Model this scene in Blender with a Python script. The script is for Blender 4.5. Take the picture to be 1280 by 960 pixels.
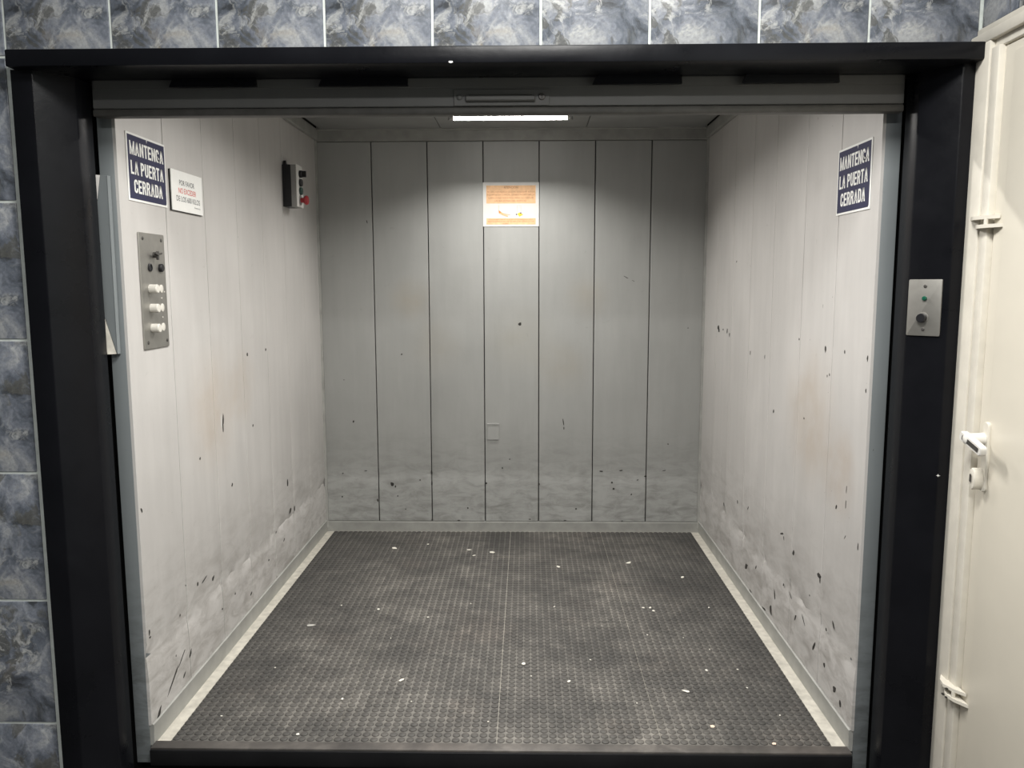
import bpy, bmesh, math, random
from mathutils import Vector, Matrix

for o in list(bpy.data.objects):
    bpy.data.objects.remove(o)
SC = bpy.context.scene
COL = SC.collection
RNG = random.Random(7)

# ------------------------------------------------------------------ camera
CAM_POS = Vector((0.0867, -2.4032, 1.3830))
YAW, PITCH, ROLL = -0.0192, 0.1235, -0.0024
F_PX = 1004.47
fwd = Vector((math.sin(YAW)*math.cos(PITCH), math.cos(YAW)*math.cos(PITCH), -math.sin(PITCH)))
rgt = Vector((math.cos(YAW), -math.sin(YAW), 0))
up = rgt.cross(fwd)
r2 = rgt*math.cos(ROLL) + up*math.sin(ROLL)
u2 = -rgt*math.sin(ROLL) + up*math.cos(ROLL)
cam_d = bpy.data.cameras.new('camera')
cam = bpy.data.objects.new('camera', cam_d)
COL.objects.link(cam)
cam.matrix_world = Matrix(((r2.x, u2.x, -fwd.x, CAM_POS.x), (r2.y, u2.y, -fwd.y, CAM_POS.y),
                           (r2.z, u2.z, -fwd.z, CAM_POS.z), (0, 0, 0, 1)))
cam_d.sensor_fit = 'HORIZONTAL'; cam_d.sensor_width = 36.0
cam_d.lens = F_PX/1280*36.0
cam_d.clip_start = 0.02
SC.camera = cam

# ------------------------------------------------------------------ world, lights, exposure
W = bpy.data.worlds.new('world'); SC.world = W; W.use_nodes = True
W.node_tree.nodes['Background'].inputs[0].default_value = (0.93, 0.97, 1.0, 1)
W.node_tree.nodes['Background'].inputs[1].default_value = 0.10

def area(name, loc, sx, sy, watt, col, aim=None):
    d = bpy.data.lights.new(name, 'AREA'); d.shape = 'RECTANGLE'; d.size = sx; d.size_y = sy
    d.energy = watt; d.color = col
    o = bpy.data.objects.new(name, d); COL.objects.link(o); o.location = loc
    if aim is not None:
        o.rotation_euler = (Vector(aim)-Vector(loc)).to_track_quat('-Z', 'Y').to_euler()
    return o
area('hall_lamp', (0.15, -1.40, 2.72), 0.60, 0.50, 60, (1.0, 0.985, 0.95))
area('hall_lamp', (0.15, -3.30, 2.72), 1.20, 0.30, 60, (1.0, 0.985, 0.95))
TUBE_GLOW = 30.0            # what one sees of the tubes; their beam is the pair of lamps inside them
TUBE_WATT_REAR, TUBE_SPREAD_REAR, TUBE_TILT_REAR = 13.5, 140, 13
TUBE_WATT_FRONT, TUBE_SPREAD_FRONT, TUBE_TILT_FRONT = 22.0, 158, 0
TUBE_COLOR = (1.0, 0.970, 0.925)
SC.view_settings.view_transform = 'Standard'
SC.view_settings.look = 'None'
SC.view_settings.gamma = 1.0
SC.view_settings.use_curve_mapping = False
SC.view_settings.exposure = 0.12

# ------------------------------------------------------------------ material helpers
class NT:
    def __init__(s, name):
        s.m = bpy.data.materials.new(name); s.m.use_nodes = True
        s.t = s.m.node_tree; s.p = s.t.nodes['Principled BSDF']
    def n(s, typ, **kw):
        x = s.t.nodes.new(typ)
        for k, v in kw.items(): setattr(x, k, v)
        return x
    def l(s, a, b): s.t.links.new(a, b)
    def coord(s, kind='Object'):
        return s.n('ShaderNodeTexCoord').outputs[kind]
    def noise(s, vec, scale, detail=4, rough=.55, dist=0.0):
        x = s.n('ShaderNodeTexNoise'); x.inputs['Scale'].default_value = scale
        x.inputs['Detail'].default_value = detail; x.inputs['Roughness'].default_value = rough
        x.inputs['Distortion'].default_value = dist
        if vec is not None: s.l(vec, x.inputs['Vector'])
        return x.outputs['Fac']
    def ramp(s, fac, stops):
        x = s.n('ShaderNodeValToRGB'); e = x.color_ramp.elements
        while len(e) < len(stops): e.new(0.5)
        for i, (p, c) in enumerate(stops):
            e[i].position = p; e[i].color = (c if isinstance(c, tuple) else (c, c, c)) + (1,)
        s.l(fac, x.inputs['Fac']); return x.outputs['Color']
    def mix(s, fac, a, b, mode='MIX'):
        x = s.n('ShaderNodeMix', data_type='RGBA', blend_type=mode)
        for sock, v in ((x.inputs['Factor'], fac), (x.inputs[6], a), (x.inputs[7], b)):
            if isinstance(v, (int, float)): sock.default_value = v
            elif isinstance(v, tuple): sock.default_value = v + (1,)
            else: s.l(v, sock)
        return x.outputs[2]
    def math(s, op, a, b=None, clamp=False):
        x = s.n('ShaderNodeMath', operation=op); x.use_clamp = clamp
        for i, v in enumerate((a, b)):
            if v is None: continue
            if isinstance(v, (int, float)): x.inputs[i].default_value = v
            else: s.l(v, x.inputs[i])
        return x.outputs[0]
    def mapping(s, vec, loc=(0,0,0), scale=(1,1,1), rot=(0,0,0)):
        x = s.n('ShaderNodeMapping'); x.inputs['Location'].default_value = loc
        x.inputs['Scale'].default_value = scale; x.inputs['Rotation'].default_value = rot
        s.l(vec, x.inputs['Vector']); return x.outputs['Vector']
    def bump(s, h, strength, dist=.01):
        x = s.n('ShaderNodeBump'); x.inputs['Strength'].default_value = strength
        x.inputs['Distance'].default_value = dist
        s.l(h, x.inputs['Height']); s.l(x.outputs['Normal'], s.p.inputs['Normal'])
    def dist_mask(s, vec, c, r0, r1):
        d = s.n('ShaderNodeVectorMath', operation='DISTANCE'); s.l(vec, d.inputs[0]); d.inputs[1].default_value = c
        m = s.n('ShaderNodeMapRange'); m.inputs['From Min'].default_value = r1; m.inputs['From Max'].default_value = r0
        m.interpolation_type = 'SMOOTHSTEP'
        s.l(d.outputs['Value'], m.inputs['Value']); return m.outputs['Result']
    def base(s, c): s.set('Base Color', c)
    def set(s, k, v):
        i = s.p.inputs[k]
        if isinstance(v, tuple): i.default_value = v + (1,)
        elif isinstance(v, (int, float)): i.default_value = v
        else: s.l(v, i)

def simple(name, col, rough=.5, metal=0.0, var=.08, scale=20, bump=0.0):
    n = NT(name); v = n.coord()
    f = n.noise(v, scale, 5)
    lo = tuple(c*(1-var) for c in col); hi = tuple(min(1, c*(1+var)) for c in col)
    n.base(n.ramp(f, [(.3, lo), (.7, hi)])); n.set('Roughness', rough); n.set('Metallic', metal)
    if bump: n.bump(f, bump, .004)
    return n.m

def wall_paint(name, col, dirt_col, smudges=(), rough=.36, wave=.35, low=0.8):
    n = NT(name); v = n.n('ShaderNodeNewGeometry').outputs['Position']
    big = n.noise(v, 2.2, 5, .6)
    streak = n.noise(n.mapping(v, scale=(9, 9, 1.1)), 2.0, 5, .6)
    c = n.mix(.5, n.ramp(big, [(.3, tuple(x*.86 for x in col)), (.7, tuple(x*1.06 for x in col))]),
              n.ramp(streak, [(.3, tuple(x*.89 for x in col)), (.7, tuple(x*1.05 for x in col))]))
    sep = n.n('ShaderNodeSeparateXYZ'); n.l(v, sep.inputs[0])
    # scuffed band where trolleys knock the wall: from the floor to about 0.45 m
    m = n.n('ShaderNodeMapRange'); m.inputs['From Min'].default_value = .62; m.inputs['From Max'].default_value = .15
    m.inputs['To Min'].default_value = 0; m.inputs['To Max'].default_value = 1
    n.l(sep.outputs['Z'], m.inputs['Value'])
    sc = n.noise(n.mapping(v, scale=(1, 1, 2.6)), 9, 8, .68, .6)
    scm = n.ramp(sc, [(.42, 0.0), (.72, 1.0)])
    d = n.math('MULTIPLY', n.math('MULTIPLY', scm, m.outputs['Result']), low)
    c = n.mix(d, c, dirt_col)
    # scuff marks all over, sparse
    s2 = n.ramp(n.noise(n.mapping(v, scale=(1, 1, 1.6), loc=(3, 5, 1)), 16, 9, .7, 1.2), [(.63, 0.0), (.78, 1.0)])
    c = n.mix(n.math('MULTIPLY', s2, .42), c, dirt_col)
    for (ctr, r0, r1, k, sc_) in smudges:
        mm = n.math('MULTIPLY', n.math('MULTIPLY', n.dist_mask(v, ctr, r0, r1), n.ramp(n.noise(v, 8, 6, .6), [(.3, .25), (.7, 1.0)])), k)
        c = n.mix(mm, c, sc_)
    # specks of bare metal
    sp = n.ramp(n.noise(v, 75, 2, .5), [(.765, 0.0), (.79, 1.0)])
    zone = n.ramp(n.noise(v, 3.5, 3, .5), [(.48, 0.0), (.6, 1.0)])
    c = n.mix(n.math('MULTIPLY', n.math('MULTIPLY', sp, zone), .75), c, (.05, .047, .04))
    n.base(c)
    n.set('Roughness', n.ramp(big, [(.3, rough-.05), (.7, rough+.08)]))
    h = n.math('ADD', n.noise(v, 5.5, 3, .5), n.math('MULTIPLY', n.noise(v, 45, 4, .6), .12))
    n.bump(h, wave, .006)
    return n.m

def tile_mat(name, off):
    n = NT(name); v0 = n.coord(); v = n.mapping(v0, loc=off)
    warp = n.noise(v, 7, 3, .5)
    comb = n.n('ShaderNodeVectorMath', operation='ADD')
    sc = n.n('ShaderNodeVectorMath', operation='SCALE'); 
    cc = n.n('ShaderNodeTexNoise'); cc.inputs['Scale'].default_value = 9; cc.inputs['Detail'].default_value = 4; n.l(v, cc.inputs['Vector'])
    n.l(cc.outputs['Color'], sc.inputs[0]); sc.inputs['Scale'].default_value = .12
    n.l(v, comb.inputs[0]); n.l(sc.outputs[0], comb.inputs[1]); w = comb.outputs[0]
    a = n.noise(w, 8.5, 9, .62, .6)
    c = n.ramp(a, [(.36, (.045, .049, .055)), (.45, (.110, .124, .150)), (.53, (.178, .194, .228)), (.63, (.33, .34, .35))])
    b = n.ramp(n.noise(n.mapping(w, loc=(2.3, 1.1, .7)), 10, 5, .6, .8), [(.53, 0.0), (.57, 1.0)])
    c = n.mix(n.math('MULTIPLY', b, .78), c, (.088, .088, .080))
    tan = n.ramp(n.noise(n.mapping(w, loc=(7.1, 3.3, 5.2)), 7.5, 5, .6, .6), [(.58, 0.0), (.70, 1.0)])
    c = n.mix(n.math('MULTIPLY', tan, .5), c, (.32, .285, .23))
    ve = n.noise(n.mapping(w, loc=(4, 9, 2)), 13, 12, .74, 1.8)
    vm = n.ramp(ve, [(.51, 0.0), (.60, 1.0)])
    lt = n.ramp(n.noise(n.mapping(w, loc=(1, 4, 8)), 6, 4, .5), [(.40, .12), (.60, 1.0)])
    c = n.mix(n.math('MULTIPLY', n.math('MULTIPLY', vm, lt), .8), c, (.46, .465, .45))
    fine = n.noise(v, 110, 4, .65)
    c = n.mix(.40, c, n.mix(1.0, c, n.ramp(fine, [(.3, .5), (.7, 1.55)]), 'MULTIPLY'))
    n.base(c); n.set('Roughness', .30); n.bump(a, .12, .002)
    return n.m

def mat_rubber(name, top, dust, amt):
    n = NT(name); v = n.n('ShaderNodeNewGeometry').outputs['Position']
    a = n.noise(v, 3.0, 5, .62, .3)
    b = n.noise(v, 26, 6, .65)
    f = n.math('MULTIPLY', n.ramp(a, [(.30, .15), (.68, 1.0)]), n.math('MULTIPLY', n.ramp(b, [(.25, .45), (.75, 1.0)]), n.ramp(n.noise(n.mapping(v, loc=(2, 6, 0)), 10, 4, .6, .8), [(.35, .55), (.62, 1.25)])))
    # trodden dust fades towards the wall sides of the floor
    sep = n.n('ShaderNodeSeparateXYZ'); n.l(v, sep.inputs[0])
    ed = n.n('ShaderNodeMapRange'); ed.inputs['From Min'].default_value = 1.0; ed.inputs['From Max'].default_value = .55
    ed.inputs['To Min'].default_value = .45
    n.l(n.math('ABSOLUTE', sep.outputs['X']), ed.inputs['Value'])
    f = n.math('MULTIPLY', n.math('MULTIPLY', f, ed.outputs['Result']), amt, True)
    red = n.ramp(n.noise(n.mapping(v, loc=(5, 2, 0)), 2.4, 3), [(.55, 0.0), (.68, .35)])
    c = n.mix(f, top, n.mix(red, dust, (dust[0]*.95, dust[1]*.82, dust[2]*.76)))
    n.base(c); n.set('Roughness', .62)
    return n.m

M = {}
M['wall_side_paint'] = wall_paint('pale_grey_enamel', (.555, .537, .517), (.24, .222, .20),
    smudges=[((-1.05, .46, .93), .05, .30, .55, (.45, .37, .29)), ((-1.05, .75, .98), .03, .20, .45, (.45, .37, .29)),
             ((1.05, .33, .93), .04, .32, .62, (.41, .33, .25)), ((1.05, .06, .80), .03, .18, .6, (.40, .32, .25)),
             ((1.05, .02, .86), .02, .12, .35, (.42, .34, .27))])
M['wall_back_paint'] = wall_paint('cool_grey_enamel', (.392, .396, .382), (.17, .17, .155),
    smudges=[((-.55, 2, 1.30), .02, .16, .45, (.38, .33, .25)), ((.42, 2, 1.32), .02, .16, .35, (.38, .33, .25)),
             ((.28, 2, .93), .02, .20, .38, (.36, .32, .25)), ((-.42, 2, 1.05), .02, .2, .28, (.38, .34, .27)), ((.05, 2, 1.08), .02, .25, .3, (.38, .35, .27))])
M['trim_grey'] = simple('grey_trim_paint', (.33, .33, .31), .42, 0, .14, 14)
M['ceiling_grey'] = simple('dull_grey_ceiling_paint', (.27, .275, .268), .5, 0, .1, 8)
M['pillar'] = wall_paint('blue_grey_enamel', (.205, .225, .232), (.08, .085, .085), rough=.42, wave=.2, low=.9)
M['joint'] = simple('joint_black', (.02, .02, .02), .8)
M['seam'] = simple('seam_grey', (.06, .06, .056), .8)
M['shaft'] = simple('shaft_darkness', (.006, .006, .006), .9)
M['kerb'] = simple('beige_floor_paint', (.50, .475, .415), .6, 0, .2, 30, .25)
M['chip'] = simple('bare_metal_chip', (.035, .032, .028), .7, 0, .4, 60)
M['pale_mark'] = simple('pale_grey_mark', (.62, .62, .6), .5)
M['frame_black'] = None
def black_enamel(name, col, rough, fleck):
    n = NT(name); v = n.coord()
    a = n.noise(v, 5, 6, .6); s = n.ramp(n.noise(n.mapping(v, scale=(1, 1, .35)), 120, 3, .5), [(.755, 0.0), (.79, 1.0)])
    z = n.ramp(n.noise(n.mapping(v, loc=(3, 1, 2)), 6, 2), [(.55, 0.0), (.63, 1.0)])
    c = n.ramp(a, [(.3, tuple(x*.8 for x in col)), (.7, tuple(x*1.25 for x in col))])
    n.base(n.mix(n.math('MULTIPLY', n.math('MULTIPLY', s, z), fleck), c, (.25, .25, .25)))
    n.set('Roughness', n.ramp(a, [(.3, rough-.06), (.7, rough+.1)])); n.set('Specular IOR Level', .16)
    n.bump(n.noise(v, 28, 4, .6), .18, .003)
    return n.m
M['frame_black'] = black_enamel('black_enamel', (.0052, .0055, .0072), .30, .5)
M['sill_black'] = black_enamel('worn_black_steel', (.010, .010, .011), .5, .35)
M['gate_grey'] = wall_paint('dark_grey_enamel', (.105, .105, .102), (.06, .06, .06), rough=.45, wave=.15)
M['gate_dark'] = simple('dark_grey_lip', (.075, .072, .066), .5, 0, .2, 25)
M['sill_top'] = mat_rubber('scuffed_sill', (.035, .032, .03), (.17, .155, .14), 1.0)
M['rubber_base'] = mat_rubber('dusty_rubber_groove', (.050, .049, .046), (.25, .235, .210), 1.0)
M['rubber_stud'] = mat_rubber('rubber_stud_top', (.034, .0325, .031), (.132, .123, .110), .95)
M['grout'] = simple('pale_grout', (.60, .64, .61), .7, 0, .12, 40)
M['tile_a'] = tile_mat('slate_marble_glaze', (1.3, 2.2, .4))
M['tile_b'] = tile_mat('slate_marble_glaze_second_print', (5.1, 7.7, 2.9))
M['landing'] = simple('dark_landing_floor', (.05, .048, .045), .6, 0, .5, 60)
M['cream'] = simple('cream_door_paint', (.72, .675, .575), .42, 0, .03, 6, .1)
M['cream_frame'] = simple('cream_frame_paint', (.665, .63, .55), .45, 0, .06, 22, .2)
M['white_enamel'] = simple('chipped_white_enamel', (.72, .70, .66), .3, 0, .05, 40)
M['steel'] = simple('brushed_steel', (.34, .33, .305), .42, .75, .08, 30)
M['steel_dark'] = simple('dark_screw_steel', (.10, .095, .09), .45, .6, .2, 60)
M['black_plastic'] = simple('black_plastic', (.010, .010, .012), .4)
M['box_grey'] = simple('grey_plastic', (.30, .295, .285), .5)
M['box_white'] = simple('white_plastic', (.78, .77, .74), .4, 0, .03)
M['red'] = simple('red_plastic', (.34, .022, .03), .35)
M['green_dark'] = simple('dark_green_plastic', (.02, .06, .05), .3)
M['green_led'] = simple('green_lens', (.008, .085, .052), .12)
M['milk'] = simple('milky_button_plastic', (.64, .615, .56), .22, 0, .05, 200)
M['blue'] = simple('navy_sign_ink', (.011, .012, .056), .6, 0, .08, 50)
M['sign_white'] = simple('white_sign_sheet', (.86, .86, .83), .5, 0, .03)
M['paper'] = simple('white_paper', (.70, .69, .66), .6, 0, .03)
M['ink_grey'] = simple('grey_ink', (.09, .09, .10), .6)
M['ink_red'] = simple('red_ink', (.68, .10, .08), .6)
M['poster_peach'] = simple('peach_print', (.80, .50, .28), .6, 0, .12, 40)
M['ink_brown'] = simple('brown_print', (.42, .17, .09), .6)
M['orange'] = simple('orange_print', (.72, .28, .07), .6)
M['orange_pale'] = simple('pale_orange_print', (.84, .56, .36), .6)
M['yellow'] = simple('yellow_print', (.74, .56, .06), .6)
M['ink_pale'] = simple('pale_grey_print', (.50, .48, .47), .6)
M['ink_navy'] = simple('dark_print', (.06, .05, .09), .6)
M['flake'] = simple('off_white_flake', (.80, .77, .69), .6)
M['flake_grey'] = simple('grey_flake', (.42, .41, .38), .6)
M['flake_pink'] = simple('pinkish_flake', (.78, .62, .50), .6)
M['lamp_body'] = simple('lamp_body_white', (.30, .30, .29), .5)
M['brass'] = simple('dull_metal_cap', (.45, .43, .38), .35, .7)
def emissive(name, col, s):
    n = NT(name); n.base((.9, .9, .9)); n.set('Emission Color', col); n.set('Emission Strength', s); return n.m
M['tube_rear'] = emissive('tube_diffuser', TUBE_COLOR, TUBE_GLOW)

# ------------------------------------------------------------------ object helpers
def tag(o, label=None, cat=None, group=None, kind=None):
    if label: o['label'] = label
    if cat: o['category'] = cat
    if group: o['group'] = group
    if kind: o['kind'] = kind
    return o
def thing(name, loc, label, cat, group=None, kind=None):
    o = bpy.data.objects.new(name, None); o.empty_display_size = .05
    COL.objects.link(o); o.location = loc
    o['_w'] = tuple(loc)
    return tag(o, label, cat, group, kind)
def origin(o):
    return Vector(o['_w']) if o is not None and '_w' in o.keys() else Vector((0, 0, 0))
def obj(name, bm, mat, parent=None, loc=None, smooth=True, angle=35):
    """bm holds WORLD coordinates; the object shares its parent's origin (or gets loc)."""
    org = origin(parent) if parent is not None else Vector(loc or (0, 0, 0))
    for v in bm.verts: v.co -= org
    bmesh.ops.recalc_face_normals(bm, faces=bm.faces)
    me = bpy.data.meshes.new(name); bm.to_mesh(me); bm.free()
    for m in (mat if isinstance(mat, (list, tuple)) else [mat]): me.materials.append(M[m])
    if smooth:
        for p in me.polygons: p.use_smooth = True
        me.set_sharp_from_angle(angle=math.radians(angle))
    o = bpy.data.objects.new(name, me); COL.objects.link(o)
    if parent is not None: o.parent = parent
    else: o.location = org
    o['_w'] = tuple(org)
    return o
def struct(name, bm, mat, label=None, loc=None):
    o = obj(name, bm, mat, None, loc); o['kind'] = 'structure'
    if label: o['label'] = label
    return o
def structs(name, loc, label=None):
    o = thing(name, loc, label, None); o['kind'] = 'structure'; return o
def B(): return bmesh.new()
def box(bm, x0, x1, y0, y1, z0, z1, bev=0.0, seg=1, mi=0):
    t = bmesh.new()
    r = bmesh.ops.create_cube(t, size=1)
    for v in t.verts:
        v.co = Vector((x0+(v.co.x+.5)*(x1-x0), y0+(v.co.y+.5)*(y1-y0), z0+(v.co.z+.5)*(z1-z0)))
    if bev > 0:
        bmesh.ops.bevel(t, geom=list(t.edges), offset=bev, segments=seg, affect='EDGES', profile=.5)
    merge(bm, t, mi); return bm
def merge(bm, t, mi=0):
    mp = {}
    for v in t.verts: mp[v] = bm.verts.new(v.co)
    for f in t.faces:
        nf = bm.faces.new([mp[v] for v in f.verts]); nf.material_index = mi
    t.free()
class Fr:
    """a flat frame on a surface: U to the right, V up, N = U x V out of the surface"""
    def __init__(s, O, U, V=(0, 0, 1)):
        s.O = Vector(O); s.U = Vector(U).normalized(); s.V = Vector(V).normalized(); s.N = s.U.cross(s.V)
    def p(s, u, v, n=0): return s.O + s.U*u + s.V*v + s.N*n
def prism(bm, fr, pts, n0, n1, bev=0.0, mi=0, seg=1):
    t = bmesh.new()
    a = [t.verts.new(fr.p(u, v, n0)) for u, v in pts]; b = [t.verts.new(fr.p(u, v, n1)) for u, v in pts]
    k = len(pts)
    t.faces.new(a[::-1]); top = t.faces.new(b)
    for i in range(k): t.faces.new((a[i], a[(i+1) % k], b[(i+1) % k], b[i]))
    if bev > 0: bmesh.ops.bevel(t, geom=list(top.edges), offset=bev, segments=seg, affect='EDGES', profile=.5)
    merge(bm, t, mi); return bm
def rect(u0, u1, v0, v1): return [(u0, v0), (u1, v0), (u1, v1), (u0, v1)]
def rrect(u0, u1, v0, v1, r, k=4):
    out = []
    for cx, cy, a0 in ((u1-r, v0+r, -90), (u1-r, v1-r, 0), (u0+r, v1-r, 90), (u0+r, v0+r, 180)):
        for i in range(k+1):
            a = math.radians(a0+90*i/k); out.append((cx+r*math.cos(a), cy+r*math.sin(a)))
    return out
def circ(u, v, r, k=20, ru=None):
    return [(u+(ru or r)*math.cos(2*math.pi*i/k), v+r*math.sin(2*math.pi*i/k)) for i in range(k)]
def lathe(bm, fr, u, v, prof, k=20, mi=0):
    """prof: list of (radius, n) along the normal"""
    rings = []
    for r, n in prof:
        rings.append([bm.verts.new(fr.p(u+r*math.cos(2*math.pi*i/k), v+r*math.sin(2*math.pi*i/k), n)) for i in range(k)])
    for a, b in zip(rings, rings[1:]):
        for i in range(k):
            f = bm.faces.new((a[i], a[(i+1) % k], b[(i+1) % k], b[i])); f.material_index = mi
    bm.faces.new(rings[0][::-1]).material_index = mi; bm.faces.new(rings[-1]).material_index = mi
    return bm
def extr_z(bm, pts, z0, z1, bev=0.0):
    """polygon in XY extruded along Z"""
    t = bmesh.new()
    a = [t.verts.new((x, y, z0)) for x, y in pts]; b = [t.verts.new((x, y, z1)) for x, y in pts]
    k = len(pts); t.faces.new(a[::-1]); t.faces.new(b)
    vs = []
    for i in range(k):
        f = t.faces.new((a[i], a[(i+1) % k], b[(i+1) % k], b[i]))
    if bev > 0:
        es = [e for e in t.edges if abs(e.verts[0].co.z-e.verts[1].co.z) > 1e-6]
        bmesh.ops.bevel(t, geom=es, offset=bev, segments=2, affect='EDGES', profile=.5)
    merge(bm, t); return bm
def tube(bm, p0, p1, r0, r1=None, k=16):
    p0 = Vector(p0); p1 = Vector(p1); r1 = r0 if r1 is None else r1
    d = (p1-p0).normalized(); a = d.orthogonal().normalized(); b = d.cross(a)
    A = [bm.verts.new(p0+(a*math.cos(2*math.pi*i/k)+b*math.sin(2*math.pi*i/k))*r0) for i in range(k)]
    C = [bm.verts.new(p1+(a*math.cos(2*math.pi*i/k)+b*math.sin(2*math.pi*i/k))*r1) for i in range(k)]
    for i in range(k): bm.faces.new((A[i], A[(i+1) % k], C[(i+1) % k], C[i]))
    bm.faces.new(A[::-1]); bm.faces.new(C); return bm
def text_bm(bm, body, fr, u0, u1, v0, v1, n, bold=0.0, mi=0):
    """lettering filled into the rectangle u0..u1 x v0..v1 of a frame, as flat mesh"""
    cu = bpy.data.curves.new('letters', 'FONT'); cu.body = body; cu.size = 1.0; cu.space_character = 1.07 if bold > .02 else 1.0; cu.offset = bold; cu.resolution_u = 3
    ob = bpy.data.objects.new('letters', cu); COL.objects.link(ob)
    bpy.context.view_layer.update()
    me = bpy.data.meshes.new_from_object(ob.evaluated_get(bpy.context.evaluated_depsgraph_get()))
    xs = [v.co.x for v in me.vertices]; ys = [v.co.y for v in me.vertices]
    x0, x1, y0, y1 = min(xs), max(xs), min(ys), max(ys)
    vs = [bm.verts.new(fr.p(u0+(v.co.x-x0)/(x1-x0)*(u1-u0), v0+(v.co.y-y0)/(y1-y0)*(v1-v0), n)) for v in me.vertices]
    for p in me.polygons:
        try: bm.faces.new([vs[i] for i in p.vertices]).material_index = mi
        except ValueError: pass
    bpy.data.objects.remove(ob); bpy.data.curves.remove(cu); bpy.data.meshes.remove(me)
    return bm
def block_letters(bm, body, fr, u0, u1, v0, v1, n):
    """heavy condensed capitals drawn as polygons, fitted into u0..u1 x v0..v1"""
    S, T, Wd, r = .205, .165, .58, .29
    def R(a, b, c, d): return [(a, c), (b, c), (b, d), (a, d)]
    def arc(cx, cy, a0, a1, rx=r, ry=.26, k=7):
        out = []
        for i in range(k):
            p, q = (math.radians(a0+(a1-a0)*j/k) for j in (i, i+1))
            out.append([(cx+rx*math.cos(p), cy+ry*math.sin(p)), (cx+rx*math.cos(q), cy+ry*math.sin(q)),
                        (cx+(rx-S)*math.cos(q), cy+(ry-T)*math.sin(q)), (cx+(rx-S)*math.cos(p), cy+(ry-T)*math.sin(p))])
        return out
    def bowl(y0, y1):
        h = (y1-y0)/2; ry = min(.26, h); m = r
        return ([R(S, m, y1-T, y1), R(S, m, y0, y0+T), R(Wd-S, Wd, y0+ry, y1-ry)] + arc(m, y1-ry, 0, 90, ry=ry) + arc(m, y0+ry, -90, 0, ry=ry))
    stem = R(0, S, 0, 1)
    G = {'L': (.50, [stem, R(S, .50, 0, T)]), 'E': (.53, [stem, R(S, .53, 0, T), R(S, .49, .42, .42+T), R(S, .53, 1-T, 1)]),
         'T': (.56, [R(.28-S/2, .28+S/2, 0, 1-T), R(0, .56, 1-T, 1)]),
         'A': (.64, [[(0, 0), (.20, 0), (.40, 1), (.22, 1)], [(.44, 0), (.64, 0), (.42, 1), (.24, 1)], R(.15, .49, .20, .34)]),
         'N': (.62, [stem, R(.62-S, .62, 0, 1), [(S-.02, 1), (S-.02, .62), (.62-S+.02, 0), (.62-S+.02, .38)]]),
         'M': (.76, [R(0, .18, 0, 1), R(.58, .76, 0, 1), [(.16, 1), (.16, .62), (.31, 0), (.40, 0), (.40, .26)], [(.60, 1), (.60, .62), (.45, 0), (.36, 0), (.36, .26)]]),
         'U': (Wd, [R(0, S, .26, 1), R(Wd-S, Wd, .26, 1)] + arc(r, .26, 180, 360, k=12)),
         'C': (Wd, [R(0, S, .26, .74)] + arc(r, .74, 0, 180, k=12) + arc(r, .26, 180, 360, k=12) + [R(Wd-S, Wd, .65, .74), R(Wd-S, Wd, .26, .36)]),
         'G': (Wd, [R(0, S, .26, .74)] + arc(r, .74, 0, 180, k=12) + arc(r, .26, 180, 360, k=12) + [R(Wd-S, Wd, .69, .74), R(Wd-S, Wd, .04, .50), R(.29, Wd, .37, .50)]),
         'D': (Wd, [stem] + bowl(0, 1)), 'P': (Wd, [stem] + bowl(.40, 1)), 'R': (Wd+.02, [stem] + bowl(.43, 1) + [[(.28, .45), (.48, .48), (.62, 0), (.40, 0)]]),
         ' ': (.20, [])}
    x = 0; polys = []
    for ch in body:
        w_, ps = G[ch]
        for p in ps: polys.append([(x+a, b) for a, b in p])
        x += w_+.085
    x -= .085
    for p in polys:
        bm.faces.new([bm.verts.new(fr.p(u0+a/x*(u1-u0), v0+b*(v1-v0), n)) for a, b in p])
    return bm
def flat(name, bm, mat, parent, **k): return obj(name, bm, mat, parent, smooth=False, **k)

# ================================================================== SETTING: the car of the lift
PW = .305        # the walls lie between x = -1.05 and 1.05, y = -0.136 and 2.0
LW = Fr((-1.05, 0, 0), (0, 1, 0)); RW = Fr((1.05, 0, 0), (0, -1, 0)); BW = Fr((0, 2.0, 0), (1, 0, 0))
HALF = 1.05
def plank(fr, u0, u1, z0, z1, gap, dz, dd, seed):
    """one folded sheet-steel wall panel with chamfered long edges and a knocked-in crease near the floor"""
    rr = random.Random(seed); bm = B(); c = .0022 if gap > .004 else .0007; t = .022
    us = [(u0+gap/2, -t), (u0+gap/2, -c), (u0+gap/2+c, 0), ]
    m = 6
    for i in range(1, m): us.append((u0+(u1-u0)*i/m, 0))
    us += [(u1-gap/2-c, 0), (u1-gap/2, -c), (u1-gap/2, -t)]
    zs = [z0, z0+.004, dz-.06, dz-.02, dz+.004, dz+.05, (dz+.05+z1)/2, z1-.004, z1]
    dent = [-.003, 0, 0, -dd*.35, -dd, 0, 0, 0, -.003]
    g = []
    for zi, (z, d) in enumerate(zip(zs, dent)):
        row = []
        for ui, (u, n) in enumerate(us):
            k = d*(.6+.8*rr.random()) if 1 < ui < len(us)-2 and 1 < zi < 7 else d*.7
            row.append(bm.verts.new(fr.p(u, z+(rr.uniform(-.006, .006) if 2 < zi < 6 and 0 < ui < len(us)-1 else 0), n+(k if ui not in (0, len(us)-1) else 0))))
        g.append(row)
    for a, b in zip(g, g[1:]):
        for i in range(len(us)-1): bm.faces.new((a[i], a[i+1], b[i+1], b[i]))
    return bm

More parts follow.
